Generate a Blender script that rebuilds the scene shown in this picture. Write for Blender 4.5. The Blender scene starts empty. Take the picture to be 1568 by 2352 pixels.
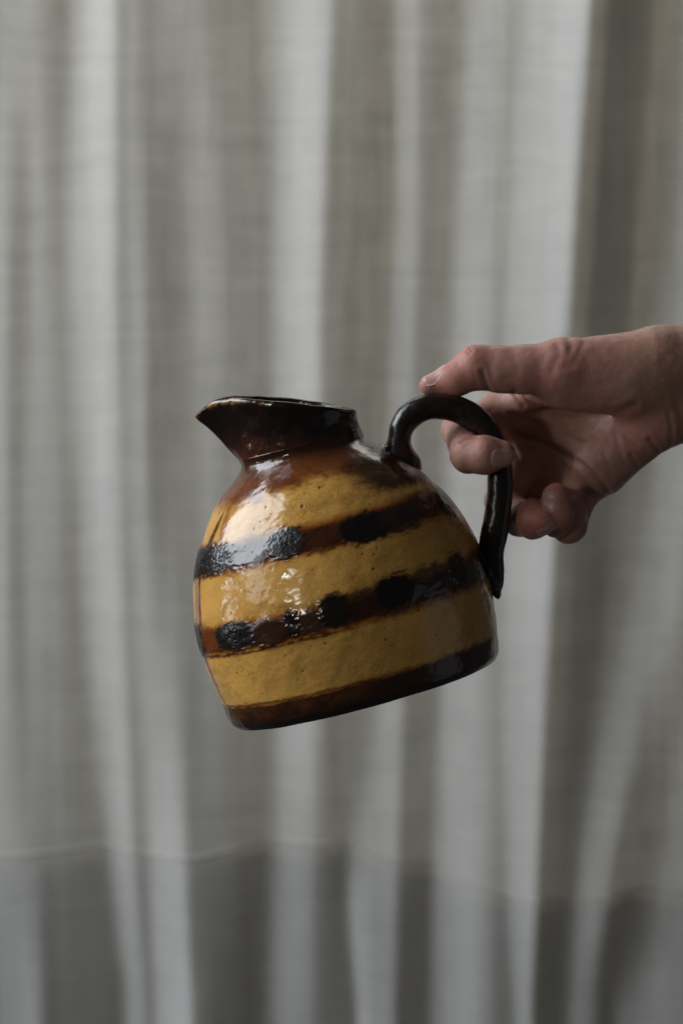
import bpy, math, random
import numpy as np
from mathutils import Matrix, Vector

# ------------------------------------------------------------------ camera, world, lights
S = 0.0002                     # metres per picture unit (picture 1568 x 2352 units) at the jug
D = 1.2                        # camera to jug
PITCH = math.radians(5.0)      # the camera looks a little down
V = Matrix.Rotation(-PITCH, 4, 'X')      # view frame (x right, y away, z up) -> world
sc = bpy.context.scene
cd = bpy.data.cameras.new('camera'); cam = bpy.data.objects.new('camera', cd)
sc.collection.objects.link(cam)
cd.sensor_fit = 'VERTICAL'; cd.sensor_height = 36.0; cd.sensor_width = 24.0
cd.lens = 36.0 * D / (2352 * S)
cd.clip_start = 0.05; cd.clip_end = 60
cam.matrix_world = V @ Matrix.Translation((0, -D, 0)) @ Matrix.Rotation(math.pi / 2, 4, 'X')
cd.dof.use_dof = True; cd.dof.focus_distance = D - 0.035; cd.dof.aperture_fstop = 6.5
sc.camera = cam

w = bpy.data.worlds.new('World'); sc.world = w; w.use_nodes = True
bg = w.node_tree.nodes['Background']
bg.inputs[0].default_value = (0.92, 0.95, 1.0, 1); bg.inputs[1].default_value = 0.035

def area(name, loc, target, sx, sy, watts, col):
    l = bpy.data.lights.new(name, 'AREA'); l.shape = 'RECTANGLE'
    l.size = sx; l.size_y = sy; l.energy = watts; l.color = col
    o = bpy.data.objects.new(name, l); sc.collection.objects.link(o)
    o.location = loc
    o.rotation_euler = (Vector(target) - Vector(loc)).to_track_quat('-Z', 'Y').to_euler()
    return o
def polar(az, dist, z):
    a = math.radians(az)
    return (-math.sin(a) * dist, -math.cos(a) * dist, z)
# the window at the left: two casements, and a narrow gap with the garden behind the photographer
area('window_light', polar(70, 1.6, 0.48), (0, 0.2, 0.2), 0.55, 1.05, 5.0, (0.86, 0.93, 1.0))
area('window_light_far', polar(99, 1.70, 1.15), (0.20, 0.50, 0.50), 1.5, 1.4, 52.0, (0.86, 0.93, 1.0))
area('window_slit', (-1.5, 0.13, -0.14), (0, 0, 0), 0.07, 0.36, 1.0, (0.95, 0.97, 1.0))
area('window_gap', polar(36, 1.7, 0.20), (0, 0, 0), 0.05, 0.24, 3.0, (1.0, 1.0, 0.86))
area('room_glow', polar(-75, 1.5, -0.15), (0, 0, -0.1), 0.8, 0.9, 0.32, (0.85, 0.92, 1.0))
# daylight coming through the curtain from behind
area('window_behind_curtain', (0.0, 1.25, 0.80), (0, 0.55, 0.25), 1.6, 0.9, 12.0, (1.0, 0.955, 0.87))

vs = sc.view_settings
vs.view_transform = 'Standard'; vs.look = 'None'; vs.exposure = 0.0; vs.gamma = 1.0
vs.use_curve_mapping = False
sc.cycles.max_bounces = 8; sc.cycles.use_denoising = True

# ------------------------------------------------------------------ helpers
def P(u, v, y=0.0):
    """picture units + depth (m, away from camera) -> view frame"""
    k = S * (1 + y / D)
    return np.array([(u - 784) * k, y, (1176 - v) * k])

def hash3(i, j, k, seed):
    n = (i * 374761393 + j * 668265263 + k * 2147483647 + seed * 1274126177) & 0xFFFFFFFF
    n = ((n ^ (n >> 13)) * 1274126177) & 0xFFFFFFFF
    n = (n ^ (n >> 16)) & 0xFFFFFFFF
    return n.astype(np.float64) / 4294967295.0
def vnoise(p, seed=0):
    """value noise, p (N,3) -> 0..1"""
    f = np.floor(p); t = p - f; f = f.astype(np.int64)
    t = t * t * (3 - 2 * t)
    out = 0
    for a in (0, 1):
        for b in (0, 1):
            for c in (0, 1):
                wgt = (t[:, 0] if a else 1 - t[:, 0]) * (t[:, 1] if b else 1 - t[:, 1]) * (t[:, 2] if c else 1 - t[:, 2])
                out = out + wgt * hash3(f[:, 0] + a, f[:, 1] + b, f[:, 2] + c, seed)
    return out
def fbm(p, scale, octv=3, seed=0):
    o = 0; a = 0.5; n = 0
    for i in range(octv):
        o = o + a * vnoise(p * scale * 2 ** i + 17.3 * i, seed + i); n += a; a *= 0.5
    return o / n                                   # 0..1
def sst(a, b, x):
    t = np.clip((x - a) / (b - a), 0, 1); return t * t * (3 - 2 * t)
def mixc(c, col, m):
    return c * (1 - m[:, None]) + np.array(col)[None, :] * m[:, None]

def mesh_obj(name, verts, faces, mat, parent=None, smooth=True, attrs=None):
    me = bpy.data.meshes.new(name)
    verts = np.asarray(verts, dtype=np.float32)
    if isinstance(faces, np.ndarray):
        nf, k = faces.shape
        me.vertices.add(len(verts)); me.vertices.foreach_set('co', verts.ravel())
        me.loops.add(nf * k); me.loops.foreach_set('vertex_index', faces.ravel().astype(np.int32))
        me.polygons.add(nf)
        me.polygons.foreach_set('loop_start', np.arange(0, nf * k, k, dtype=np.int32))
        me.update(calc_edges=True)
    else:
        me.from_pydata(verts.tolist(), [], faces)
    if attrs:
        for nm, val in attrs.items():
            if val.ndim == 2:
                at = me.attributes.new(nm, 'FLOAT_COLOR', 'POINT')
                at.data.foreach_set('color', np.c_[val, np.ones(len(val))].astype(np.float32).ravel())
            else:
                at = me.attributes.new(nm, 'FLOAT', 'POINT')
                at.data.foreach_set('value', val.astype(np.float32))
    me.polygons.foreach_set('use_smooth', [smooth] * len(me.polygons))
    me.materials.append(mat); me.update()
    o = bpy.data.objects.new(name, me); sc.collection.objects.link(o)
    if parent: o.parent = parent
    return o
def grid_faces(nr, nc, wrap=False):
    i = np.arange(nr - 1)[:, None]; j = np.arange(nc if wrap else nc - 1)[None, :]
    j2 = (j + 1) % nc
    return np.stack([i * nc + j, i * nc + j2, (i + 1) * nc + j2, (i + 1) * nc + j], -1).reshape(-1, 4)

class NT:
    def __init__(s, name):
        s.m = bpy.data.materials.new(name); s.m.use_nodes = True
        s.t = s.m.node_tree; s.b = s.t.nodes.get('Principled BSDF'); s.out = s.t.nodes.get('Material Output')
    def n(s, typ, **kw):
        nd = s.t.nodes.new(typ)
        for k, v in kw.items():
            if k in nd.inputs: nd.inputs[k].default_value = v
            else: setattr(nd, k, v)
        return nd
    def l(s, a, b): s.t.links.new(a, b)
    def attr(s, name):
        return s.n('ShaderNodeAttribute', attribute_name=name)
    def noise(s, vec, scale, detail=3, rough=0.55):
        nd = s.n('ShaderNodeTexNoise'); nd.inputs['Scale'].default_value = scale
        nd.inputs['Detail'].default_value = detail; nd.inputs['Roughness'].default_value = rough
        s.l(vec, nd.inputs['Vector']); return nd
    def math(s, op, a, b=0.0, clamp=False):
        nd = s.n('ShaderNodeMath', operation=op, use_clamp=clamp)
        for i, x in enumerate((a, b)):
            if isinstance(x, (int, float)): nd.inputs[i].default_value = x
            else: s.l(x, nd.inputs[i])
        return nd.outputs[0]
    def rng(s, x, a, b, c, d):
        nd = s.n('ShaderNodeMapRange'); s.l(x, nd.inputs[0])
        for i, v in enumerate((a, b, c, d)): nd.inputs[i + 1].default_value = v
        return nd.outputs[0]
    def mix(s, f, a, b, mode='MIX'):
        nd = s.n('ShaderNodeMix', data_type='RGBA', blend_type=mode)
        for sock, x in ((nd.inputs[0], f), (nd.inputs[6], a), (nd.inputs[7], b)):
            if isinstance(x, (int, float)): sock.default_value = x
            elif isinstance(x, tuple): sock.default_value = (*x, 1)
            else: s.l(x, sock)
        return nd.outputs[2]
    def bump(s, h, strength, dist, prev=None):
        nd = s.n('ShaderNodeBump'); nd.inputs['Strength'].default_value = strength; nd.inputs['Distance'].default_value = dist
        s.l(h, nd.inputs['Height'])
        if prev: s.l(prev, nd.inputs['Normal'])
        return nd.outputs[0]

# ------------------------------------------------------------------ curtain
def linen(name, tint=1.0):
    N = NT(name)
    co = N.n('ShaderNodeTexCoord').outputs['Object']
    wn = N.noise(co, 9, 2)
    wm = N.n('ShaderNodeVectorMath', operation='MULTIPLY_ADD'); N.l(wn.outputs['Color'], wm.inputs[0]); wm.inputs[1].default_value = (.012, .0, .03); N.l(co, wm.inputs[2])
    cow = wm.outputs[0]
    def stretched(x, z, detail=3):
        mp = N.n('ShaderNodeMapping'); mp.inputs['Scale'].default_value = (x, 1, z); N.l(cow, mp.inputs['Vector'])
        return N.noise(mp.outputs[0], 1.0, detail, 0.6).outputs['Fac']
    vthr = stretched(420, 7); hthr = stretched(9, 420); slub = stretched(60, 60, 4)
    hb = stretched(24, 110, 4); vb = stretched(95, 9, 4)
    sl = N.math('ADD', N.math('MULTIPLY', hb, 0.30), N.math('ADD', N.math('MULTIPLY', vb, 0.40), N.math('MULTIPLY', slub, 0.30)))
    f = N.rng(sl, 0.36, 0.64, 0, 1)
    f2 = N.rng(N.math('ADD', N.math('MULTIPLY', vthr, 0.5), N.math('MULTIPLY', hthr, 0.5)), 0.38, 0.62, 0, 1)
    ff = N.math('ADD', N.math('MULTIPLY', f, 0.6), N.math('MULTIPLY', f2, 0.4))
    refl = N.mix(ff, (0.70 * tint, 0.69 * tint, 0.67 * tint), (0.78 * tint, 0.77 * tint, 0.755 * tint))
    trans = N.mix(ff, (0.275, 0.252, 0.203), (0.63, 0.598, 0.52))
    wv = N.n('ShaderNodeTexNoise'); N.l(co, wv.inputs['Vector']); wv.inputs['Scale'].default_value = 900
    bmp = N.bump(N.math('ADD', f2, N.math('MULTIPLY', wv.outputs['Fac'], 0.6)), 0.35, 0.0006)
    d = N.n('ShaderNodeBsdfDiffuse'); N.l(refl, d.inputs['Color']); N.l(bmp, d.inputs['Normal'])
    t = N.n('ShaderNodeBsdfTranslucent'); N.l(trans, t.inputs['Color'])
    mx = N.n('ShaderNodeMixShader'); mx.inputs[0].default_value = 0.36
    N.l(d.outputs[0], mx.inputs[1]); N.l(t.outputs[0], mx.inputs[2])
    N.l(mx.outputs[0], N.out.inputs['Surface']); N.t.nodes.remove(N.b)
    return N.m

YC = 0.55
knots = [  # picture x and how far the cloth turns to the window (0..1, 0.5 = facing the room) at three heights
 (-900,.5,-900,.5,-900,.5),(-820,.75,-820,.75,-810,.7),(-740,.75,-730,.7,-740,.7),(-700,.3,-700,.3,-690,.3),(-600,.35,-610,.35,-600,.35),
 (-560,.7,-555,.7,-560,.65),(-470,.75,-480,.75,-470,.7),(-440,.3,-440,.3,-430,.3),(-330,.3,-340,.35,-330,.3),
 (-290,.7,-290,.7,-280,.65),(-210,.65,-210,.65,-200,.6),(-170,.4,-170,.4,-170,.4),
 (-60,.4,-40,.5,-60,.4),(0,.45,5,.65,0,.45),(60,.5,30,.4,60,.4),(100,.45,75,.58,100,.32),(150,.38,150,.45,235,.3),
 (190,.7,200,.65,258,.6),(225,.92,240,.8,285,.75),(255,.8,265,.72,305,.68),(280,.45,285,.52,322,.38),(320,.5,330,.6,360,.68),
 (345,.42,355,.4,415,.72),(420,.45,440,.42,440,.38),(480,.45,475,.52,500,.35),(580,.3,610,.28,605,.2),(620,.6,640,.6,645,.58),
 (690,.9,690,.82,690,.62),(740,.78,722,.75,730,.5),(780,.5,742,.4,790,.3),(855,.38,850,.38,800,.5),(885,.25,870,.15,815,.68),
 (915,.7,884,.65,860,.63),(955,.78,920,.78,905,.65),(990,.52,965,.48,928,.35),(1040,.42,1010,.48,980,.28),(1090,.78,1040,.78,1002,.75),
 (1150,.84,1100,.84,1070,.77),(1180,.72,1140,.7,1155,.5),(1230,.87,1180,.85,1180,.7),(1330,.94,1265,.9,1225,.75),(1350,.55,1288,.5,1240,.28),
 (1368,.18,1310,.2,1260,.16),(1440,.12,1370,.16,1312,.2),(1500,.03,1415,.08,1326,.58),(1520,.40,1440,.50,1350,.6),(1550,.74,1470,.70,1405,.42),
 (1600,.74,1560,.72,1425,.08),(1680,.5,1640,.5,1475,.1),(1760,.25,1740,.3,1490,.48),(1850,.3,1850,.3,1650,.5),
 (1890,.75,1890,.75,1890,.7),(1990,.7,1990,.7,1990,.7),(2030,.3,2030,.3,2030,.3),(2150,.3,2150,.3,2150,.3),(2190,.7,2190,.7,2190,.7),
 (2300,.7,2300,.7,2300,.7),(2340,.3,2340,.3,2340,.3),(2450,.5,2450,.5,2450,.5)]
K = np.array(knots, float)
cu = np.arange(-900, 2451, 4.0); cv = np.arange(-650, 2640, 22.0)
CM = S * (1 + YC / D)
def lag(v):                       # quadratic through v = 0, 1000, 2000 (clamped outside)
    v = np.clip(v, -250, 2300) / 1000.0
    return (v - 1) * (v - 2) / 2, -v * (v - 2), v * (v - 1) / 2
def fold_row(v):
    a, b, c = lag(v)
    uu = np.maximum.accumulate(K[:, 0] * a + K[:, 2] * b + K[:, 4] * c + np.arange(len(K)) * 1e-3)
    bb = K[:, 1] * a + K[:, 3] * b + K[:, 5] * c
    br = np.interp(cu, uu, np.clip(bb, 0, 1))
    ker = np.exp(-np.arange(-6, 7) ** 2 / (2 * 2.2 ** 2)); ker /= ker.sum()
    br = np.convolve(np.pad(br, 6, 'edge'), ker, 'valid')
    sl = -(br - 0.5) * 2.9
    sl = sl - np.convolve(np.pad(sl, 90, 'reflect'), np.hanning(181) / np.hanning(181).sum(), 'valid')
    y = np.cumsum(sl) * 4.0 * CM
    return y - y.mean()
cp, sp = math.cos(PITCH), math.sin(PITCH)
def on_plane(u, v, yc):           # world point of the picture ray on the plane Y = yc
    dx = (u - 784) * S / D; dz = (1176 - v) * S / D
    wy = cp + sp * dz; wz = -sp + cp * dz
    cz = D * sp; cy = -D * cp
    t = (yc - cy) / wy
    return dx * t, cz + wz * t
Y = np.array([fold_row(v) for v in cv])
kk = np.hanning(9); kk /= kk.sum()
Y = np.apply_along_axis(lambda q: np.convolve(np.pad(q, 4, 'edge'), kk, 'valid'), 0, Y)
def row_pts(v):
    f = np.array([np.interp(v[i], cv, Y[:, i]) for i in range(len(cu))])
    x, z = on_plane(cu, v, YC)
    return np.c_[x, YC + f, z]
M_linen = linen('linen')
curtain = bpy.data.objects.new('curtain', None); sc.collection.objects.link(curtain)
curtain['label'] = 'pleated natural linen curtain with deep sewn hem hanging behind the jug'
curtain['category'] = 'curtain'
UU, VV = np.meshgrid(cu, cv)
X0, Z0 = on_plane(UU, VV, YC)
pp = np.stack([X0, YC + Y, Z0], -1).reshape(-1, 3)
wob = np.c_[pp[:, 0], pp[:, 0] * 0, pp[:, 2]]
pp[:, 1] += (fbm(wob * np.array([1, 1, .10]), 30, 2, 5) - 0.5) * 0.006
cl = mesh_obj('cloth', pp, grid_faces(len(cv), len(cu)), M_linen, curtain)
seam_k = np.array([(-900,1990),(-300,1975),(0,1968),(120,1958),(240,1950),(340,1966),(450,1966),(560,1944),(700,1940),(790,1940),(880,1968),(1000,1995),(1100,2035),(1200,2062),(1330,2066),(1450,2050),(1568,2052),(1900,2060),(2450,2050)], float)
seam_v = np.interp(cu, seam_k[:, 0], seam_k[:, 1])
seam_v = np.convolve(np.pad(seam_v, 8, 'edge'), np.hanning(19)[1:-1] / np.hanning(19).sum(), 'valid')
rows = []
for k in np.linspace(0, 1, 40):
    rows.append(row_pts(seam_v * (1 - k) + 2616 * k))
hp = np.concatenate(rows); 
hw = np.c_[hp[:, 0], hp[:, 0] * 0, hp[:, 2]]
hoff = (fbm(hw * np.array([1, 1, .10]), 30, 2, 5) - 0.5) * 0.006
hp[:, 1] += hoff + 0.004
mesh_obj('hem', hp, grid_faces(40, len(cu)), M_linen, curtain)
# added cloth strip, unseen behind the deepest fold, to block light from behind
def knot_u(i, v):
    a, b, c = lag(v); i0 = int(i); f = i - i0
    g = lambda j: K[j, 0] * a + K[j, 2] * b + K[j, 4] * c
    return g(i0) * (1 - f) + g(min(i0 + 1, len(K) - 1)) * f
def blocking_strip(ka, kb, gap):
    out = []
    for iv, v in enumerate(cv):
        ua, ub = knot_u(ka, v), knot_u(kb, v)
        uu = np.linspace(ua, max(ub, ua + 8), 24)
        f = np.interp(uu, cu, Y[iv]); x, z = on_plane(uu, v, YC)
        out.append(np.c_[x, YC + f + gap + .006 * np.sin(np.linspace(0, math.pi, 24)), z + 0 * x])
    mesh_obj('blocking_strip', np.concatenate(out), grid_faces(len(cv), 24), M_linen, curtain)
def kidx(u0): return int(np.argmin(np.abs(K[:, 0] - u0)))
blocking_strip(kidx(1368) + .0, kidx(1500) + .2, .016)
# the stitched fold edge: a small proud welt of cloth
sr = []
for k in range(7):
    a = math.pi * k / 6
    r_ = row_pts(seam_v + 5.0 * math.cos(a)); 
    r_[:, 1] += -0.0003 - 0.0010 * math.sin(a)
    sr.append(r_)
sp_ = np.concatenate(sr); sw = np.c_[sp_[:, 0], sp_[:, 0] * 0, sp_[:, 2]]
sp_[:, 1] += (fbm(sw * np.array([1, 1, .10]), 30, 2, 5) - 0.5) * 0.006
mesh_obj('seam', sp_, grid_faces(7, len(cu)), linen('linen_seam', 1.08), curtain)

# ------------------------------------------------------------------ jug
Q = 0.513 * S                 # metres per jug unit
TILT = math.radians(2.8)      # towards the camera
AX = math.radians(15.0)       # leaning to the left in the picture
base = P(409.5 + 0.513 * 840, 877.6 + 0.513 * 1388, 0.0)
Rj = Matrix.Rotation(-AX, 4, 'Y') @ Matrix.Rotation(TILT, 4, 'X')
jug = bpy.data.objects.new('jug', None); sc.collection.objects.link(jug)
jug.matrix_world = V @ Matrix.Translation(base) @ Rj
jug['label'] = 'glazed ochre pottery jug with dark brown bands, tilted in the hand'
jug['category'] = 'jug'
def spline(xs, ys, q):
    """Catmull-Rom style monotone-ish cubic through the points"""
    xs = np.asarray(xs, float); ys = np.asarray(ys, float)
    m = np.gradient(ys, xs)
    i = np.clip(np.searchsorted(xs, q) - 1, 0, len(xs) - 2)
    h = xs[i + 1] - xs[i]; t = (q - xs[i]) / h
    return ((2*t**3-3*t**2+1)*ys[i] + (t**3-2*t**2+t)*h*m[i] + (-2*t**3+3*t**2)*ys[i+1] + (t**3-t**2)*h*m[i+1])
PR = [(8,604),(18,613),(50,625),(125,638),(244,655),(351,663),(444,660),(536,650),(624,630),(701,606),(775,572),(854,524),(939,465),(1013,392),(1062,330),(1095,290),(1120,275),(1150,280)]
PT = [p[0] for p in PR]; PRr = [p[1] for p in PR]
def R_of(t): return spline(PT, PRr, np.clip(t, 8, 1150))

# picture feature on the visible side -> (angle, height) on the jug; angle 0 faces the camera, + is to the right
def feat(px, py):
    d = np.array([px - 840, py - 1388.0])
    s = d[0] * math.cos(AX) - d[1] * math.sin(AX); t1 = -d[0] * math.sin(AX) - d[1] * math.cos(AX)
    v = 877.6 + 0.513 * py
    el = math.sin(TILT + (v - 1176) * S / D)
    t = t1
    for _ in range(4):
        r = R_of(t); th = math.asin(max(-1, min(1, s / r))); t = t1 + r * math.cos(th) * el
    return th, t

NTH = 760
th = np.linspace(-math.pi, math.pi, NTH, endpoint=False)
# section: underside, foot rounding, wall, throat
sec_t = np.concatenate([np.full(10, 0.0) , [0.3, 1.5, 4.0], np.arange(8, 1151, 4.2)])
sec_r = np.concatenate([np.linspace(20, 570, 10), [588, 597, 601], R_of(np.arange(8, 1151, 4.2))])
nr = len(sec_t)
T = np.repeat(sec_t, NTH); R0 = np.repeat(sec_r, NTH); TH = np.tile(th, nr)
q3 = np.c_[R0 * np.sin(TH), -R0 * np.cos(TH), T]       # jug units
pn = q3 / 100.0
# ---- glaze
n1 = fbm(pn, 1.6, 4, 1); n2 = fbm(pn * np.array([1, 1, 2.5]), 4.0, 3, 2); n3 = fbm(pn, 12.0, 3, 3); n4 = fbm(pn, 0.7, 2, 4)
och = np.array([0.59, 0.310, 0.070])[None] * (0.84 + 0.32 * n4)[:, None]
col = mixc(och, (0.30, 0.125, 0.020), sst(.52, .80, n1) * 0.32)
col = mixc(col, (0.56, 0.34, 0.115), sst(.50, .75, n2) * 0.4)
col *= (0.93 + 0.14 * n3)[:, None]
blis = np.zeros(len(T)); proud = np.zeros(len(T))
arc = lambda a: ((TH - a + math.pi) % (2 * math.pi) - math.pi) * R0
wig = (n2 - .5) * 30 + (n3 - .5) * 8 + (n1 - .5) * 26
def band(lo, hi, soft=16):
    """returns core mask and halo mask"""
    e = np.minimum(T + wig - lo, hi - T + wig * 0.8)
    return sst(-soft * 0.4, soft, e), sst(-34, 4, e)
core_c = np.array([0.030, 0.0085, 0.0036])[None] * (0.15 + 1.7 * sst(.25, .75, n1))[:, None]
def paint(core, halo, a=0.93):
    global col
    col = mixc(col, (0.28, 0.080, 0.008), halo * 0.95)
    col = col * (1 - (core * a)[:, None]) + core_c * (core * a)[:, None]
B1 = (708, 808); B2 = (366, 474)
for lo, hi in (B1, B2):
    c, h = band(lo, hi); paint(c, h); proud += c * 0.9
# foot band and brown neck
e = 118 + wig * 0.6 - T
paint(sst(-3, 8, e), sst(-18, 0, e) * .8)
col = mixc(col, (0.010, 0.005, 0.003), sst(0, 60, 72 - T + (n1 - .5) * 70))
e = T - (985 + (n1 - .5) * 70 + (n2 - .5) * 40 + 12 * np.sin(TH * 3 + 1))
nk = sst(-10, 26, e)
col = mixc(col, (0.26, 0.09, 0.014), sst(-34, 0, e) * 0.75)
neckc = np.array([0.135, 0.036, 0.011])[None] * (0.35 + 1.3 * n1)[:, None]
col = col * (1 - nk[:, None] * .94) + neckc * nk[:, None] * .94
col = mixc(col, (0.012, 0.006, 0.004), sst(1040, 1125, T + (n1 - .5) * 110) * 0.75)
BLACK = (0.0075, 0.0050, 0.0045)
def blob(x0, y0, x1, y1, blister=0.0, alpha=1.0, c=BLACK, soft=10, lift=1.5, p=4):
    """dark slip mark spanning picture box, centre line x0..x1"""
    global col, blis, proud
    a0, t0 = feat(x0, y0); a1, t1 = feat(x1, y1)
    am = (a0 + a1) / 2; tm = (t0 + t1) / 2
    return am, tm, a0, a1
def mark(px, py, w, h, blister=0.0, alpha=1.0, c=BLACK, lift=1.5, p=2.7, jit=46, edge=0.32):
    """rounded mark centred at picture (px,py); w along the band, h along the axis (jug units)"""
    global col, blis, proud
    a, t = feat(px, py)
    ww = w * 1.1 / max(0.25, math.cos(a)); h = h * 1.16
    dx = (arc(a) + (n2 - .5) * jit * 1.2) / (ww / 2); dt = (T - t + (n3 - .5) * jit * .3 + (n2 - .5) * jit) / (h / 2)
    d = (np.abs(dx) ** p + np.abs(dt) ** p) ** (1 / p)
    m = sst(1 + edge * .5, 1 - edge * .5, d) * (np.cos(TH - a) > 0)
    hal = sst(1.35, 1.0, d) * (np.cos(TH - a) > 0)
    col = np.minimum(col, mixc(col, (0.10, 0.028, 0.006), hal * 0.6 * alpha))
    col = mixc(col, c, m * alpha)
    blis = np.maximum(blis, m * blister); proud += m * lift
# upper band, left to right
mark(155, 798, 165, 104, .65); mark(92, 808, 60, 112, .5)
mark(330, 760, 150, 96, 0.0, .55, (0.032, 0.012, 0.009), .6)
mark(492, 720, 150, 106, .6, 1, (0.012, 0.009, 0.010), 2.2)
mark(640, 705, 150, 88, 0, .55, (0.038, 0.011, 0.004), .3)
mark(830, 650, 200, 106, .2); mark(985, 610, 150, 98, .05, .75, (0.028, 0.011, 0.009), .6)
mark(1090, 545, 110, 96, .0, .6, (0.03, 0.011, 0.006), .5); mark(1185, 540, 60, 110, .2, .8)
# lower band
mark(98, 1150, 66, 122, .5); mark(160, 1152, 66, 80, 0, .8, (0.15, 0.036, 0.005), .3)
mark(275, 1135, 170, 96, .4); mark(430, 1115, 130, 96, .0, .75, (0.036, 0.012, 0.008), 2.5)
mark(525, 1082, 52, 98, .0, 1, BLACK, 2.0); mark(600, 1070, 90, 84, 0, .6, (0.028, 0.009, 0.006), .6)
mark(708, 1018, 118, 116, .05, 1, (0.010, 0.005, 0.005), 2.2); mark(830, 990, 130, 96, 0, .8, (0.030, 0.010, 0.005), .5)
mark(965, 935, 165, 118, .05, 1, BLACK, 1.5); mark(1130, 880, 180, 104, .0, .7, (0.026, 0.015, 0.014), .5)  # the greyer right-hand mark has a dull reflection painted into its colour
mark(1235, 835, 70, 116, .2, .9)
mark(1330, 800, 80, 95, 0, .75, (0.028, 0.008, 0.005), .5)
mark(985, 372, 235, 150, 0, .85, (0.022, 0.009, 0.005), 1.0)
def streak(pts, wdt, c, alpha):
    """thin run of glaze along picture points"""
    global col
    F = np.array([feat(*p) for p in pts]); o = np.argsort(F[:, 1]); F = F[o]
    ac = np.interp(T, F[:, 1], F[:, 0]); ww = np.interp(T, F[:, 1], np.array(wdt, float)[o])
    dx = np.abs(((TH - ac + math.pi) % (2 * math.pi) - math.pi) * R0 + (n3 - .5) * 14)
    m = sst(1.0, 0.35, dx / ww) * sst(F[0, 1] - 12, F[0, 1] + 5, T) * sst(F[-1, 1] + 12, F[-1, 1] - 5, T)
    col = np.minimum(col, mixc(col, c, m * alpha))
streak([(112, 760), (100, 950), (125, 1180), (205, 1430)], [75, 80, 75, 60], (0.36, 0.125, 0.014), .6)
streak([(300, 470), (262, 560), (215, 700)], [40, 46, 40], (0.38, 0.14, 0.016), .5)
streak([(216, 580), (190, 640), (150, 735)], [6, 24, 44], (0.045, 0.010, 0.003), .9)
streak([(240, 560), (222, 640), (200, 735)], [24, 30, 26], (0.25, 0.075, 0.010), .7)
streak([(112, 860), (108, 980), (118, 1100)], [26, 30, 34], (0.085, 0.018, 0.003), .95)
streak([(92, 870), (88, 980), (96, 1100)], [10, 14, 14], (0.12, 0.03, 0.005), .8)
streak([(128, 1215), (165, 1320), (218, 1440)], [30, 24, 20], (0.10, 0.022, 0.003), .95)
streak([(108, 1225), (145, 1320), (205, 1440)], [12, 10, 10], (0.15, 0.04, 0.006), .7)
# thin dark line under the lower band and at the foot
F = T - (356 + (n2 - .5) * 22); col = mixc(col, (0.018, 0.006, 0.003), sst(9, 2, np.abs(F)) * sst(.2, -.2, TH) * .85)
F = T - (122 + (n2 - .5) * 12); col = mixc(col, (0.025, 0.008, 0.003), sst(7, 1, np.abs(F)) * sst(.6, -.1, TH) * .7)
# pits and iron specks
rs = np.random.RandomState(4); pit = np.zeros(len(T))
spots = [(562, 555, 9), (634, 473, 7), (405, 560, 6), (868, 835, 8), (820, 768, 5), (455, 928, 6), (435, 835, 5), (575, 1292, 6), (672, 1168, 7), (500, 1225, 5), (1140, 1130, 6), (285, 1300, 6), (925, 1150, 6), (1060, 1020, 7)]
SP = [(feat(x, y)[0], feat(x, y)[1], r) for x, y, r in spots] + [(rs.uniform(-3.1, 3.1), rs.uniform(130, 960), rs.uniform(2.0, 4.5)) for _ in range(170)]
for a, t, r in SP:
    m = sst(1.15, .45, np.sqrt(arc(a) ** 2 + (T - t) ** 2) / r)
    col = mixc(col, (0.045, 0.017, 0.005), m * .9); pit += m
# ---- relief: throwing rings, dents, blisters
blob_n = np.abs(fbm(pn, 13, 2, 9) - .5) * 2
dr = 1.6 * np.sin(T / 17.0 + 2.2 * n4 * 6) * 0.35 + (n1 - .5) * 6 + (n4 - .5) * 10 + proud * 1.6 + blis * (1.0 - blob_n * 2.6) * 2.6 - pit * 2.2 + (n2 - .5) * 1.2
dr *= sst(0, 30, T)
q3 = np.c_[(R0 + dr) * np.sin(TH), -(R0 + dr) * np.cos(TH), T + (fbm(pn, .5, 2, 8) - .5) * 10 * sst(60, 0, T)]
# ---- inner wall so that the jug is a vessel
it = np.concatenate([np.arange(1150, 60, -28), np.full(8, 45)])
ir = np.concatenate([R_of(np.arange(1150, 60, -28)) - 42, np.linspace(560, 10, 8)])
IT = np.repeat(it, NTH); IR = np.repeat(ir, NTH); ITH = np.tile(th, len(it))
q3 = np.concatenate([q3, np.c_[IR * np.sin(ITH), -IR * np.cos(ITH), IT]])
icol = np.tile(np.array([[0.16, 0.06, 0.015]]), (len(IT), 1))
z = np.zeros(len(IT))

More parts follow.
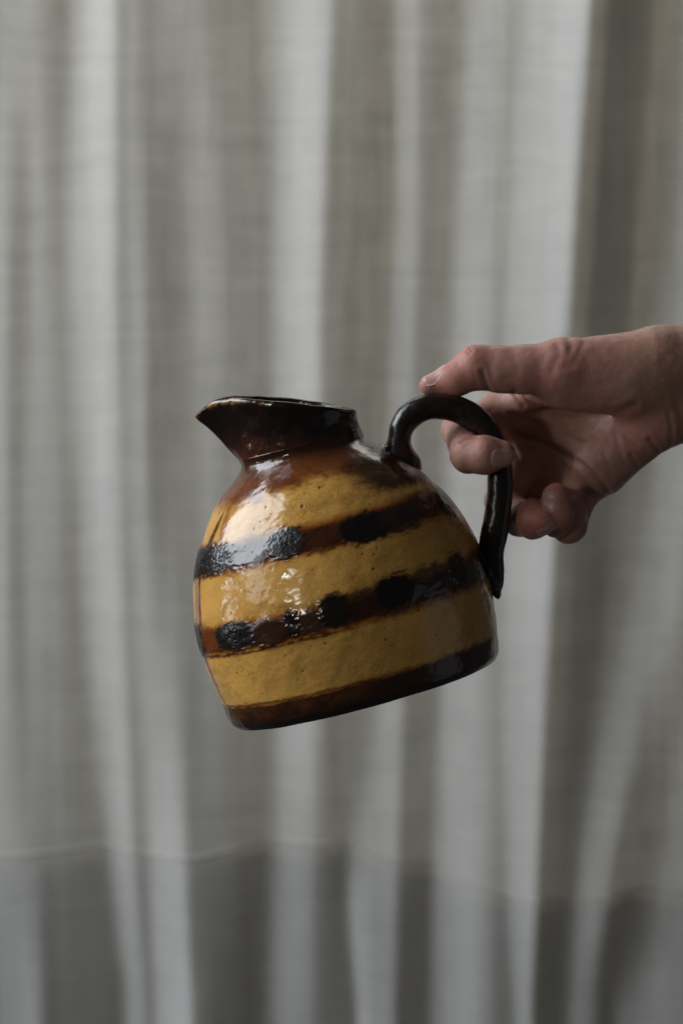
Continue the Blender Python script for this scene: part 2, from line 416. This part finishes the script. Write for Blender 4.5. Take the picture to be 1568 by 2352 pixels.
def glaze(name, rough=0.13):
    N = NT(name); b = N.b
    co = N.n('ShaderNodeTexCoord').outputs['Object']
    c = N.attr('glaze').outputs['Color']; bl = N.attr('blister').outputs['Fac']
    vor = N.n('ShaderNodeTexVoronoi', feature='DISTANCE_TO_EDGE'); vor.inputs['Scale'].default_value = 520
    dist = N.noise(co, 260, 2)
    vm = N.n('ShaderNodeVectorMath', operation='MULTIPLY_ADD'); N.l(dist.outputs['Color'], vm.inputs[0]); vm.inputs[1].default_value = (.003, .003, .003); N.l(co, vm.inputs[2])
    N.l(vm.outputs[0], vor.inputs['Vector'])
    crack = N.rng(vor.outputs['Distance'], 0.0, 0.10, 1, 0)
    patch = N.rng(N.noise(co, 45, 2).outputs['Fac'], .42, .62, 0.05, .42)
    c2 = N.mix(N.math('MULTIPLY', crack, patch), c, N.mix(1.0, c, (0.36, 0.27, 0.18), 'MULTIPLY'))
    gr = N.noise(co, 900, 3, .7).outputs['Fac']
    c3 = N.mix(N.rng(gr, .55, .75, 0, .40), c2, N.mix(1.0, c2, (0.42, 0.34, 0.24), 'MULTIPLY'))
    N.l(c3, b.inputs['Base Color'])
    rn = N.noise(co, 120, 4).outputs['Fac']
    rr = N.math('ADD', N.rng(rn, .35, .7, rough, rough + .10), N.math('MULTIPLY', bl, .14))
    N.l(rr, b.inputs['Roughness'])
    b.inputs['IOR'].default_value = 1.55
    w1 = N.noise(co, 70, 3).outputs['Fac']
    mp = N.n('ShaderNodeMapping'); mp.inputs['Scale'].default_value = (60, 60, 520); N.l(co, mp.inputs['Vector'])
    w2 = N.noise(mp.outputs[0], 1, 2).outputs['Fac']
    v2 = N.n('ShaderNodeTexVoronoi'); v2.inputs['Scale'].default_value = 640; N.l(vm.outputs[0], v2.inputs['Vector'])
    n_ = N.bump(w1, .055, .0030)
    n_ = N.bump(w2, .07, .0005, n_)
    n_ = N.bump(N.math('MULTIPLY', N.rng(v2.outputs['Distance'], 0, .8, 0, 1), bl), .12, .0010, n_)
    n_ = N.bump(gr, .05, .0003, n_)
    N.l(n_, b.inputs['Normal'])
    return N.m
M_glaze = glaze('ochre_glaze')
nrow = nr + len(it)
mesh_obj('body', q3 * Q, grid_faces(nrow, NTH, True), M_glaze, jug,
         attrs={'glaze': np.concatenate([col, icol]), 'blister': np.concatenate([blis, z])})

# ---- collar and pinched spout (spout points to -x)
NS = 520; ph = np.linspace(-math.pi, math.pi, NS, endpoint=False)   # 0 = spout
def rim_r(p):
    p = np.abs((p + math.pi) % (2 * math.pi) - math.pi)
    r0, rt = 286.0, 438.0
    pa = math.acos(r0 / rt)
    tip = r0 / np.cos(np.clip(pa - p, 0, None))
    r = np.where(p < pa, tip, r0 - 6 * (1 - np.cos(p - pa)))
    soft = 0.10
    r = r - 12 * np.exp(-(p / soft) ** 2)
    return r
rr_ = rim_r(ph); kern = np.hanning(15); kern /= kern.sum()
rr_ = np.convolve(np.pad(rr_, 7, 'wrap'), kern, 'valid')
sx = -rr_ * np.cos(ph)
zr = np.interp(sx, [-440, -415, -385, -332, -240, -120, 0, 150, 262, 300], [1364, 1384, 1404, 1424, 1420, 1384, 1342, 1287, 1238, 1230])
zr = np.convolve(np.pad(zr, 7, 'wrap'), kern, 'valid') + 9 * np.sin(-ph)      # far lip a touch higher
r_n = 268.0; z_n = 1088 + 26 * np.cos(ph)             # foot of the collar
rowsS = []; vmark = []
thick = 26.0
back = sst(.2, -.75, np.cos(ph))                      # 1 at the back of the collar
for v in np.linspace(0, 1, 64):                       # outer wall
    flare = v * (0.86 + 0.14 * v)
    r = (r_n + 14 * back) + (rr_ - r_n - 14 * back) * flare + 5 * np.exp(-((v - .93) / .09) ** 2) + back * 5 * sst(0, .12, v)
    r = r * (1 - .012 * math.sin(v * 3.1))
    rowsS.append((r, z_n + (zr - z_n) * v)); vmark.append(v)
for k in range(1, 8):                                 # lip
    a = math.pi * k / 8
    rowsS.append((rr_ - thick / 2 + thick / 2 * math.cos(a) , zr + 11 * math.sin(a))); vmark.append(1 + .01 * k)
for v in np.linspace(1, -0.2, 30):                    # inner wall
    rowsS.append((np.maximum(215, r_n - thick + (rr_ - r_n) * v * (0.86 + .14 * v)), z_n + (zr - z_n) * v)); vmark.append(2 - v)
Rr = np.concatenate([a for a, b in rowsS]); Zr = np.concatenate([b for a, b in rowsS]); PH = np.tile(ph, len(rowsS)); VM = np.repeat(vmark, NS)
pS = np.c_[-Rr * np.cos(PH), Rr * np.sin(-PH) * -1, Zr]
pS = np.c_[-Rr * np.cos(PH), -Rr * np.sin(PH), Zr]
nS = pS / 100
m1 = fbm(nS, 1.8, 4, 21); m2 = fbm(nS, 7, 3, 22); m3 = fbm(nS, 1.0, 2, 23)
Rr2 = Rr + (m1 - .5) * 6 + (m2 - .5) * 1.0 + (m3 - .5) * 8
pS = np.c_[-Rr2 * np.cos(PH), -Rr2 * np.sin(PH), Zr + (m3 - .5) * 10]
cS = np.array([0.0110, 0.0056, 0.0042])[None] * (0.6 + .9 * m1)[:, None]
cS = mixc(cS, (0.085, 0.022, 0.008), sst(.55, .05, VM + (m1 - .5) * .5) * .8)
cS = mixc(cS, (0.050, 0.013, 0.006), sst(.6, .75, m1) * .35)
lip = np.exp(-((VM - 1.0) / .030) ** 2)
cS = mixc(cS, (0.36, 0.18, 0.05), lip * sst(.42, .56, m1 + .12 * (m2 - .5)) * sst(.0, .4, np.cos(PH)) * .95)
cS = mixc(cS, (0.07, 0.022, 0.008), sst(1.05, 1.4, VM) * .6)
mesh_obj('spout', pS * Q, grid_faces(len(rowsS), NS, True), M_glaze, jug, attrs={'glaze': cS, 'blister': sst(.68, .8, m2) * .03})

# ---- handle
HC = [(1005,425,84),(990,352,86),(984,305,64),(985,262,51),(996,208,51),(1034,152,56),(1098,117,56),(1172,111,55),(1262,130,58),(1345,186,58),(1405,283,54),(1432,375,55),(1436,450,56),(1434,510,56),(1424,595,57),(1409,682,59),(1398,770,54),(1410,850,44),(1418,900,34),(1420,930,24),(1420,948,14),(1419,957,3)]
HC = np.array(HC, float)
loc = np.c_[(HC[:, 0] - 840) * math.cos(AX) - (HC[:, 1] - 1388) * math.sin(AX), -(HC[:, 0] - 840) * math.sin(AX) - (HC[:, 1] - 1388) * math.cos(AX)]
cum = np.r_[0, np.cumsum(np.hypot(*np.diff(loc, axis=0).T))]
NL = 260; qs = np.linspace(0, cum[-1], NL)
hx = spline(cum, loc[:, 0], qs); hz = spline(cum, loc[:, 1], qs); hw_ = np.maximum(2, spline(cum, HC[:, 2], qs) * 1.06)
tx = np.gradient(hx); tz = np.gradient(hz); ln = np.hypot(tx, tz); nx, nz = -tz / ln, tx / ln
dep = np.interp(qs / cum[-1], [0, .06, .12, .18, .5, .75, .88, .97, 1], [125, 118, 88, 72, 74, 78, 74, 34, 6])
NC = 56; ca = np.linspace(0, 2 * math.pi, NC, endpoint=False)
CA, I = np.meshgrid(ca, np.arange(NL))
e_ = 2.5
cx_ = np.sign(np.cos(CA)) * np.abs(np.cos(CA)) ** (2 / e_); cy_ = np.sign(np.sin(CA)) * np.abs(np.sin(CA)) ** (2 / e_)
# a shallow groove pulled along the strap
gro = 1 - 0.05 * np.exp(-((np.sin(CA) - 0.15) / .28) ** 2)
hp_ = np.stack([hx[I] + nx[I] * hw_[I] * cx_ * gro, dep[I] * cy_, hz[I] + nz[I] * hw_[I] * cx_ * gro], -1).reshape(-1, 3)
hn = hp_ / 100
a1 = fbm(hn, 2.2, 3, 31); a2 = fbm(hn, 9, 3, 32)
cen = np.stack([hx[I], 0 * hx[I], hz[I]], -1).reshape(-1, 3)
dv = hp_ - cen; dl = np.linalg.norm(dv, axis=1, keepdims=True) + 1e-6
hp_ = hp_ + dv / dl * ((a1 - .5) * 7 + (a2 - .5) * 0.8)[:, None]
cH = np.array([0.0105, 0.0058, 0.0043])[None] * (.6 + .8 * a1)[:, None]
tl = np.repeat(qs / cum[-1], NC)
cH = mixc(cH, (0.042, 0.014, 0.009), sst(.27, .14, tl) * sst(.45, .6, a1) * .8)
cH = mixc(cH, (0.05, 0.02, 0.007), sst(.93, 1, tl) * .7)
hf = grid_faces(NL, NC, True)
mesh_obj('handle', hp_ * Q, hf, glaze('dark_glaze', .26), jug, attrs={'glaze': cH, 'blister': sst(.7, .8, a2) * .03})
# clay pressed round the upper joint of the handle
def lump(name, px, py, rx, ry, rz, seed, cc, deg=38):
    a, t = feat(px, py); r = R_of(t)
    n = 40; la = np.linspace(0, math.pi, n); lo = np.linspace(0, 2 * math.pi, 2 * n, endpoint=False)
    LA, LO = np.meshgrid(la, lo, indexing='ij')
    d = np.stack([np.sin(LA) * np.cos(LO) * rx, np.sin(LA) * np.sin(LO) * ry, np.cos(LA) * rz], -1).reshape(-1, 3)
    f = 1 + (fbm(d / 100 + seed, 2.2, 3, seed) - .5) * .5
    c0 = np.array([(px - 840) * math.cos(AX) - (py - 1388) * math.sin(AX), 0, -(px - 840) * math.sin(AX) - (py - 1388) * math.cos(AX)])
    p = d * f[:, None]
    ang = math.radians(deg); p = np.c_[p[:, 0] * math.cos(ang) + p[:, 2] * math.sin(ang), p[:, 1], -p[:, 0] * math.sin(ang) + p[:, 2] * math.cos(ang)]
    p = p + c0
    c_ = np.array(cc)[None] * (.5 + fbm(p / 100, 2, 3, seed + 3))[:, None]
    return mesh_obj(name, p * Q, grid_faces(n, 2 * n, True), M_glaze, jug, attrs={'glaze': c_, 'blister': np.zeros(len(p))})
lump('handle_joint', 978, 345, 98, 118, 52, 41, (0.016, 0.008, 0.006))

lump('handle_joint', 1380, 845, 36, 98, 125, 47, (0.016, 0.008, 0.005), -8)

# ------------------------------------------------------------------ hand
PX = 0.417 * S
def H(cx, cy, dmm):
    return P(914.1 + 0.417 * cx, 716.7 + 0.417 * cy, dmm / 1000.0)
def seg(a, b):
    (x, y, d, r), (x2, y2, d2, r2) = a, b
    return H(x, y, d), r * PX * (1 + d / 1000 / D), H(x2, y2, d2), r2 * PX * (1 + d2 / 1000 / D)
palm_s = [
 ((1350,335,5,235),(900,312,-2,162)), ((1260,410,2,148),(930,425,2,112)),
 ((1500,310,10,243),(3000,300,10,300)), ((1480,505,16,208),(3000,430,15,300)),
 ((1430,600,13,150),(1120,835,19,160)), ((1250,640,26,120),(1110,880,28,120)),
 ((1300,430,28,115),(640,560,34,108)), ((1300,500,30,115),(760,750,36,105)), ((1300,570,30,115),(880,860,36,105)), ((1300,640,28,115),(1010,945,33,100)),
 ((820,430,8,70),(560,515,28,86)), ((620,560,36,100),(730,790,38,100)), ((730,780,37,100),(870,900,38,98)),
]
thumb_s = [((900,312,-2,162),(690,315,-3,128)), ((690,315,-3,128),(560,315,-3,122)), ((560,315,-3,122),(428,305,-3,117)),
           ((428,305,-3,116),(310,372,-3,90)), ((310,372,-3,90),(170,404,-3,54))]
fingers = {
 'index': [[((610,535,34,108),(338,645,15,97))], [((338,645,15,96),(388,785,-14,98)), ((388,785,-14,100),(480,786,-18,104)), ((480,786,-18,104),(570,782,-18,76))]],
 'middle': [[((735,760,36,104),(572,1035,23,95))], [((572,1035,23,94),(668,1138,10,96)), ((668,1138,10,96),(745,1138,0,106)), ((745,1138,0,106),(795,1142,-4,78))]],
 'ring': [[((865,860,37,100),(775,1090,34,100))], [((775,1090,34,96),(866,1150,8,86)), ((866,1150,8,86),(872,1100,-1,88)), ((872,1100,-1,88),(868,1020,-3,80))]],
 'little': [[((1010,950,33,98),(938,1175,16,96))], [((938,1175,16,94),(955,1090,8,78)), ((955,1090,8,78),(930,1030,10,66))]],
}
lo_ = H(70, 1300, 0); hi_ = H(2700, 20, 0)
h = 0.00078
gx = np.arange(lo_[0] - .002, hi_[0] + .004, h, dtype=np.float32)
gz = np.arange(lo_[2] - .006, hi_[2] + .006, h, dtype=np.float32)
gy = np.arange(-0.030, 0.056, h, dtype=np.float32)
GX, GY, GZ = gx[:, None, None], gy[None, :, None], gz[None, None, :]
SH = (len(gx), len(gy), len(gz))
def d_seg(s):
    a, ra, b, rb = seg(*s)
    ab = b - a; L2 = float(ab @ ab) + 1e-12
    t = ((GX - a[0]) * np.float32(ab[0]) + (GY - a[1]) * np.float32(ab[1]) + (GZ - a[2]) * np.float32(ab[2])) * np.float32(1 / L2)
    np.clip(t, 0, 1, out=t)
    d2 = (GX - np.float32(a[0]) - t * np.float32(ab[0])) ** 2
    d2 += (GY - np.float32(a[1]) - t * np.float32(ab[1])) ** 2
    d2 += (GZ - np.float32(a[2]) - t * np.float32(ab[2])) ** 2
    np.sqrt(d2, out=d2); d2 -= np.float32(ra) + t * np.float32(rb - ra)
    return d2
def smin(a, b, k):
    hh = np.maximum(k - np.abs(a - b), 0) / np.float32(k)
    return np.minimum(a, b) - hh * hh * np.float32(k * .25)
def chain(ss, k):
    d = d_seg(ss[0])
    for s in ss[1:]: d = smin(d, d_seg(s), k)
    return d
palm = chain(palm_s, .0085)
palm = smin(palm, chain(thumb_s, .0035), .004)
total = palm
for nm, (prox, dist_) in fingers.items():
    pd = chain(prox, .003)
    total = smin(total, pd, .006)
for nm, (prox, dist_) in fingers.items():
    fd = smin(chain(prox, .003), chain(dist_, .0026), .0026)
    total = smin(total, fd, .0008)
del palm
G = np.pad(total, 1, constant_values=0.01); del total
def surface_nets(G, o, h):
    ins = G < 0
    nx_, ny_, nz_ = G.shape
    cnt = np.zeros((nx_ - 1, ny_ - 1, nz_ - 1), np.uint8)
    for a in (0, 1):
        for b in (0, 1):
            for c in (0, 1): cnt += ins[a:nx_ - 1 + a, b:ny_ - 1 + b, c:nz_ - 1 + c]
    act = (cnt > 0) & (cnt < 8)
    ii = np.argwhere(act)
    idx = -np.ones(act.shape, np.int64); idx[act] = np.arange(len(ii))
    acc = np.zeros((len(ii), 3)); n = np.zeros(len(ii))
    cor = [(a, b, c) for a in (0, 1) for b in (0, 1) for c in (0, 1)]
    for p in cor:
        for ax in range(3):
            if p[ax] == 1: continue
            q = list(p); q[ax] = 1
            g0 = G[ii[:, 0] + p[0], ii[:, 1] + p[1], ii[:, 2] + p[2]]; g1 = G[ii[:, 0] + q[0], ii[:, 1] + q[1], ii[:, 2] + q[2]]
            m = (g0 < 0) != (g1 < 0)
            t = np.where(m, g0 / np.where(m, g0 - g1, 1), 0)
            pt = np.tile(np.array(p, float), (len(ii), 1)); pt[:, ax] += t
            acc += pt * m[:, None]; n += m
    vtx = (ii + acc / n[:, None]) * h + o
    F = []
    for ax in range(3):
        a1, a2 = (ax + 1) % 3, (ax + 2) % 3
        s0 = [slice(None)] * 3; s1 = [slice(None)] * 3
        s0[ax] = slice(0, -1); s1[ax] = slice(1, None)
        e0, e1 = ins[tuple(s0)], ins[tuple(s1)]
        E = np.argwhere(e0 != e1)
        E = E[(E[:, a1] > 0) & (E[:, a2] > 0) & (E[:, a1] < G.shape[a1] - 1) & (E[:, a2] < G.shape[a2] - 1)]
        sg = e0[E[:, 0], E[:, 1], E[:, 2]]
        def cell(d1, d2):
            c = E.copy(); c[:, a1] -= d1; c[:, a2] -= d2
            return idx[c[:, 0], c[:, 1], c[:, 2]]
        q = np.stack([cell(1, 1), cell(0, 1), cell(0, 0), cell(1, 0)], 1)
        q[~sg] = q[~sg][:, ::-1]
        F.append(q)
    return vtx, np.concatenate(F)
hv, hfaces = surface_nets(G, np.array([gx[0], gy[0], gz[0]]) - h, h)
del G
# normals
def vnorm(v, f):
    n = np.cross(v[f[:, 2]] - v[f[:, 0]], v[f[:, 3]] - v[f[:, 1]])
    o = np.zeros_like(v)
    for k in range(4): np.add.at(o, f[:, k], n)
    return o / (np.linalg.norm(o, axis=1, keepdims=True) + 1e-12)
hN = vnorm(hv, hfaces)
# picture coordinates of the skin, for folds and flush
kk_ = S * (1 + hv[:, 1] / D)
cxp = ((hv[:, 0] / kk_ + 784) - 914.1) / .417; cyp = ((1176 - hv[:, 2] / kk_) - 716.7) / .417
front = sst(-.05, .35, -hN[:, 1])
def dpoly(pts):
    best = np.full(len(hv), 1e9)
    for (x0, y0), (x1, y1) in zip(pts[:-1], pts[1:]):
        dx, dy = x1 - x0, y1 - y0
        t = np.clip(((cxp - x0) * dx + (cyp - y0) * dy) / (dx * dx + dy * dy), 0, 1)
        best = np.minimum(best, np.hypot(cxp - x0 - t * dx, cyp - y0 - t * dy))
    return best
creases = [  # points, half width (units), depth (mm), depth limits mm
 ([(462,330),(474,375),(486,412),(500,436)], 12, .9, (-30, 6)),
 ([(640,440),(700,500),(780,548),(900,574),(1050,578),(1200,562),(1300,515)], 22, .8, (-30, 40)),
 ([(640,655),(760,690),(900,762),(1020,852),(1100,930),(1165,1010)], 15, 1.5, (-30, 40)),
 ([(620,560),(760,600),(900,655),(1030,700)], 14, .6, (8, 40)),
 ([(1380,700),(1450,795)], 12, .8, (-30, 40)), ([(1280,790),(1335,880)], 11, .6, (-30, 40)),
 ([(1190,640),(1230,800)], 14, .22, (-30, 40)), ([(1220,650),(1310,730)], 14, .25, (-30, 40)), ([(1130,760),(1170,900)], 14, .2, (-30, 40)),
 ([(1535,500),(1560,600),(1572,760)], 18, .5, (-30, 40)), ([(1490,560),(1505,650),(1500,740)], 12, .5, (-30, 40)),
 ([(930,125),(955,190),(915,300)], 20, .4, (-40, 40)), ([(1015,180),(985,240),(950,300)], 18, .3, (-40, 40)), ([(870,170),(890,230),(850,330)], 20, .3, (-40, 40)),
 ([(632,445),(655,480),(690,520)], 9, .7, (-30, 40)), ([(690,455),(715,500),(760,520)], 9, .6, (-30, 40)), ([(620,450),(560,445)], 10, .4, (-30, 10)),
 ([(345,715),(375,697),(430,684)], 10, .6, (-40, 14)), ([(520,590),(600,690),(660,800)], 12, .5, (15, 60)),
 ([(395,200),(408,218)], 7, .35, (-30, 5)), ([(380,212),(396,236)], 7, .3, (-30, 5)),
]
dsp = np.zeros(len(hv))
for pts, wd, dp, (d0, d1) in creases:
    d = dpoly(pts)
    ok = (hv[:, 1] * 1000 > d0) & (hv[:, 1] * 1000 < d1)
    dsp -= dp * .001 * np.exp(-(d / wd) ** 2) * front * ok
    dsp += dp * .00030 * np.exp(-((d - wd * 2.2) / wd) ** 2) * front * ok
nn = hv / .01
f1 = fbm(nn, .9, 3, 51); f2 = fbm(nn, 3.0, 3, 52)
dsp += (f1 - .5) * .0009 + (f2 - .5) * .0003
hv = hv + hN * dsp[:, None]
# skin colour: flush at tips and joints, yellower and browner towards the wrist
f3 = fbm(nn, .55, 3, 53)
sk = np.tile(np.array([[0.42, 0.222, 0.172]]), (len(hv), 1)) * (.86 + .28 * f1)[:, None]
def flush(pt, rad, c, a):
    global sk
    d = np.linalg.norm(hv - H(*pt), axis=1)
    sk = mixc(sk, c, np.exp(-(d / rad) ** 2) * a)
RED = (0.50, 0.185, 0.155)
for pt, rad, a in (((150,410,-3),.017,.8), ((340,370,-5),.015,.6), ((420,240,-6),.008,.5), ((570,790,-20),.013,.5), ((400,850,-18),.012,.4), ((740,1120,-5),.014,.9), ((860,970,-8),.011,.8),
                   ((1360,600,0),.014,.6), ((740,320,-12),.012,.35), ((980,300,-12),.014,.4), ((700,520,5),.008,.5), ((935,1190,10),.012,.4), ((1300,760,10),.014,.35)):
    flush(pt, rad, RED, a)
sk = mixc(sk, (0.27, 0.185, 0.115), sst(.5, .75, f3) * .35)
sk = mixc(sk, (0.30, 0.20, 0.125), sst(1100, 1700, cxp) * .45)
cr = np.clip(-dsp * 1000 - .25, 0, 1)
sk = mixc(sk, (0.27, 0.10, 0.075), cr * .3)
def skin(name):
    N = NT(name); b = N.b
    co = N.n('ShaderNodeTexCoord').outputs['Object']
    c = N.attr('skin').outputs['Color']
    mot = N.noise(co, 330, 4, .6).outputs['Fac']
    c2 = N.mix(N.rng(mot, .4, .68, 0, .35), c, N.mix(1.0, c, (0.84, 0.66, 0.60), 'MULTIPLY'))
    N.l(c2, b.inputs['Base Color'])
    b.inputs['Subsurface Weight'].default_value = .22
    b.inputs['Subsurface Radius'].default_value = (1.0, .35, .18); b.inputs['Subsurface Scale'].default_value = .0035
    b.inputs['IOR'].default_value = 1.42
    N.l(N.rng(mot, .3, .7, .42, .58), b.inputs['Roughness'])
    v = N.n('ShaderNodeTexVoronoi', feature='DISTANCE_TO_EDGE'); v.inputs['Scale'].default_value = 900
    ds = N.noise(co, 200, 3); vm = N.n('ShaderNodeVectorMath', operation='MULTIPLY_ADD'); N.l(ds.outputs['Color'], vm.inputs[0]); vm.inputs[1].default_value = (.004,) * 3; N.l(co, vm.inputs[2]); N.l(vm.outputs[0], v.inputs['Vector'])
    n_ = N.bump(N.rng(v.outputs['Distance'], 0, .2, 0, 1), .16, .0003)
    n_ = N.bump(N.noise(co, 420, 5, .65).outputs['Fac'], .22, .0008, n_)
    N.l(n_, b.inputs['Normal'])
    return N.m
org = Vector(H(1500, 400, 12))
hand = mesh_obj('hand', hv - np.array(org), hfaces, skin('skin'), attrs={'skin': sk})
hand.matrix_world = V @ Matrix.Translation(org)
hand['label'] = "bare right hand and wrist reaching in from the right, gripping the jug's handle"
hand['category'] = 'hand'
Nn = NT('nail'); Nn.b.inputs['Base Color'].default_value = (0.47, 0.27, 0.235, 1); Nn.b.inputs['Roughness'].default_value = .36
Nn.b.inputs['Subsurface Weight'].default_value = .15; Nn.b.inputs['Subsurface Radius'].default_value = (1, .4, .3); Nn.b.inputs['Subsurface Scale'].default_value = .002
Nn.l(Nn.attr('nailcol').outputs['Color'], Nn.b.inputs['Base Color'])
from mathutils.bvhtree import BVHTree
bvh = BVHTree.FromPolygons([tuple(p) for p in hv], [tuple(int(i) for i in f) for f in hfaces])
def nail(axis_pt, ldir, ndir, wmm, lmm):
    """plate laid on the finger: rays go from above onto the skin so it hugs the finger"""
    c = np.array(H(*axis_pt)); n = np.array(ndir, float); n /= np.linalg.norm(n)
    l = np.array(ldir, float); l -= n * (l @ n); l /= np.linalg.norm(l); wv = np.cross(l, n)
    nu, nv_ = 23, 25; top = []; cc = []
    for i in range(nv_):
        a = -1 + 2 * i / (nv_ - 1)
        for j in range(nu):
            b = -1 + 2 * j / (nu - 1)
            wid = 1.0 * (1 - .12 * max(0, -a)) * math.sqrt(max(0, 1 - abs(a) ** 5 * (.75 if a > 0 else .97)))
            ang = b * wid * wmm / 2000 / .0082
            Rn = .0082
            p = c + l * (a * lmm / 2000) + wv * (math.sin(ang) * Rn)
            hit = bvh.ray_cast(Vector(p + n * .02), Vector(-n))
            hg = max(.0012, float((np.array(hit[0]) - p) @ n)) if hit[0] is not None else .0012
            base_ = p + n * hg
            edge = max(abs(b) ** 6, (-a if a < 0 else 0) ** 8)
            lift = .00034 * (1 - 1.1 * max(edge, max(0, a) ** 10))
            top.append(base_ + n * lift)
            tipm = 1 if a > .80 else 0
            lun = max(0, 1 - ((a + 1.0) / .45) ** 2 - b * b * 1.5)
            col_ = np.array([.50, .27, .24]) * (1 - tipm) + np.array([.50, .30, .25]) * tipm
            cc.append(col_ * (1 - .4 * lun) + np.array([.55, .42, .38]) * .4 * lun)
    top = np.array(top)
    # smooth so that skin folds do not print through
    g = top.reshape(nv_, nu, 3)
    for _ in range(3):
        g[1:-1, 1:-1] = (g[1:-1, 1:-1] * 2 + g[:-2, 1:-1] + g[2:, 1:-1] + g[1:-1, :-2] + g[1:-1, 2:]) / 6
    top = g.reshape(-1, 3); bot = top - n * .0011
    vv = np.concatenate([top, bot]) - np.array(org); f = grid_faces(nv_, nu)
    m = nv_ * nu
    ring = [j for j in range(nu)] + [i * nu + nu - 1 for i in range(1, nv_)] + [(nv_ - 1) * nu + j for j in range(nu - 2, -1, -1)] + [i * nu for i in range(nv_ - 2, 0, -1)]
    side = np.array([[ring[k], ring[(k + 1) % len(ring)], ring[(k + 1) % len(ring)] + m, ring[k] + m] for k in range(len(ring))])
    return mesh_obj('fingernail', vv, np.concatenate([f, f[:, ::-1] + m, side]), Nn.m, hand, attrs={'nailcol': np.array(cc * 2)})
nail((550, 790, -18), (.97, .10, -.16), (.24, -.88, -.22), 10.0, 12.5)
nail((212, 392, -3), (-.93, 0, -.34), (-.30, -.30, .90), 11, 12)
nail((800, 1160, -4), (.80, -.40, -.15), (.30, -.45, -.85), 9.5, 10)
nail((852, 1050, -2), (.0, .15, .97), (-.25, -.95, .05), 9, 10)
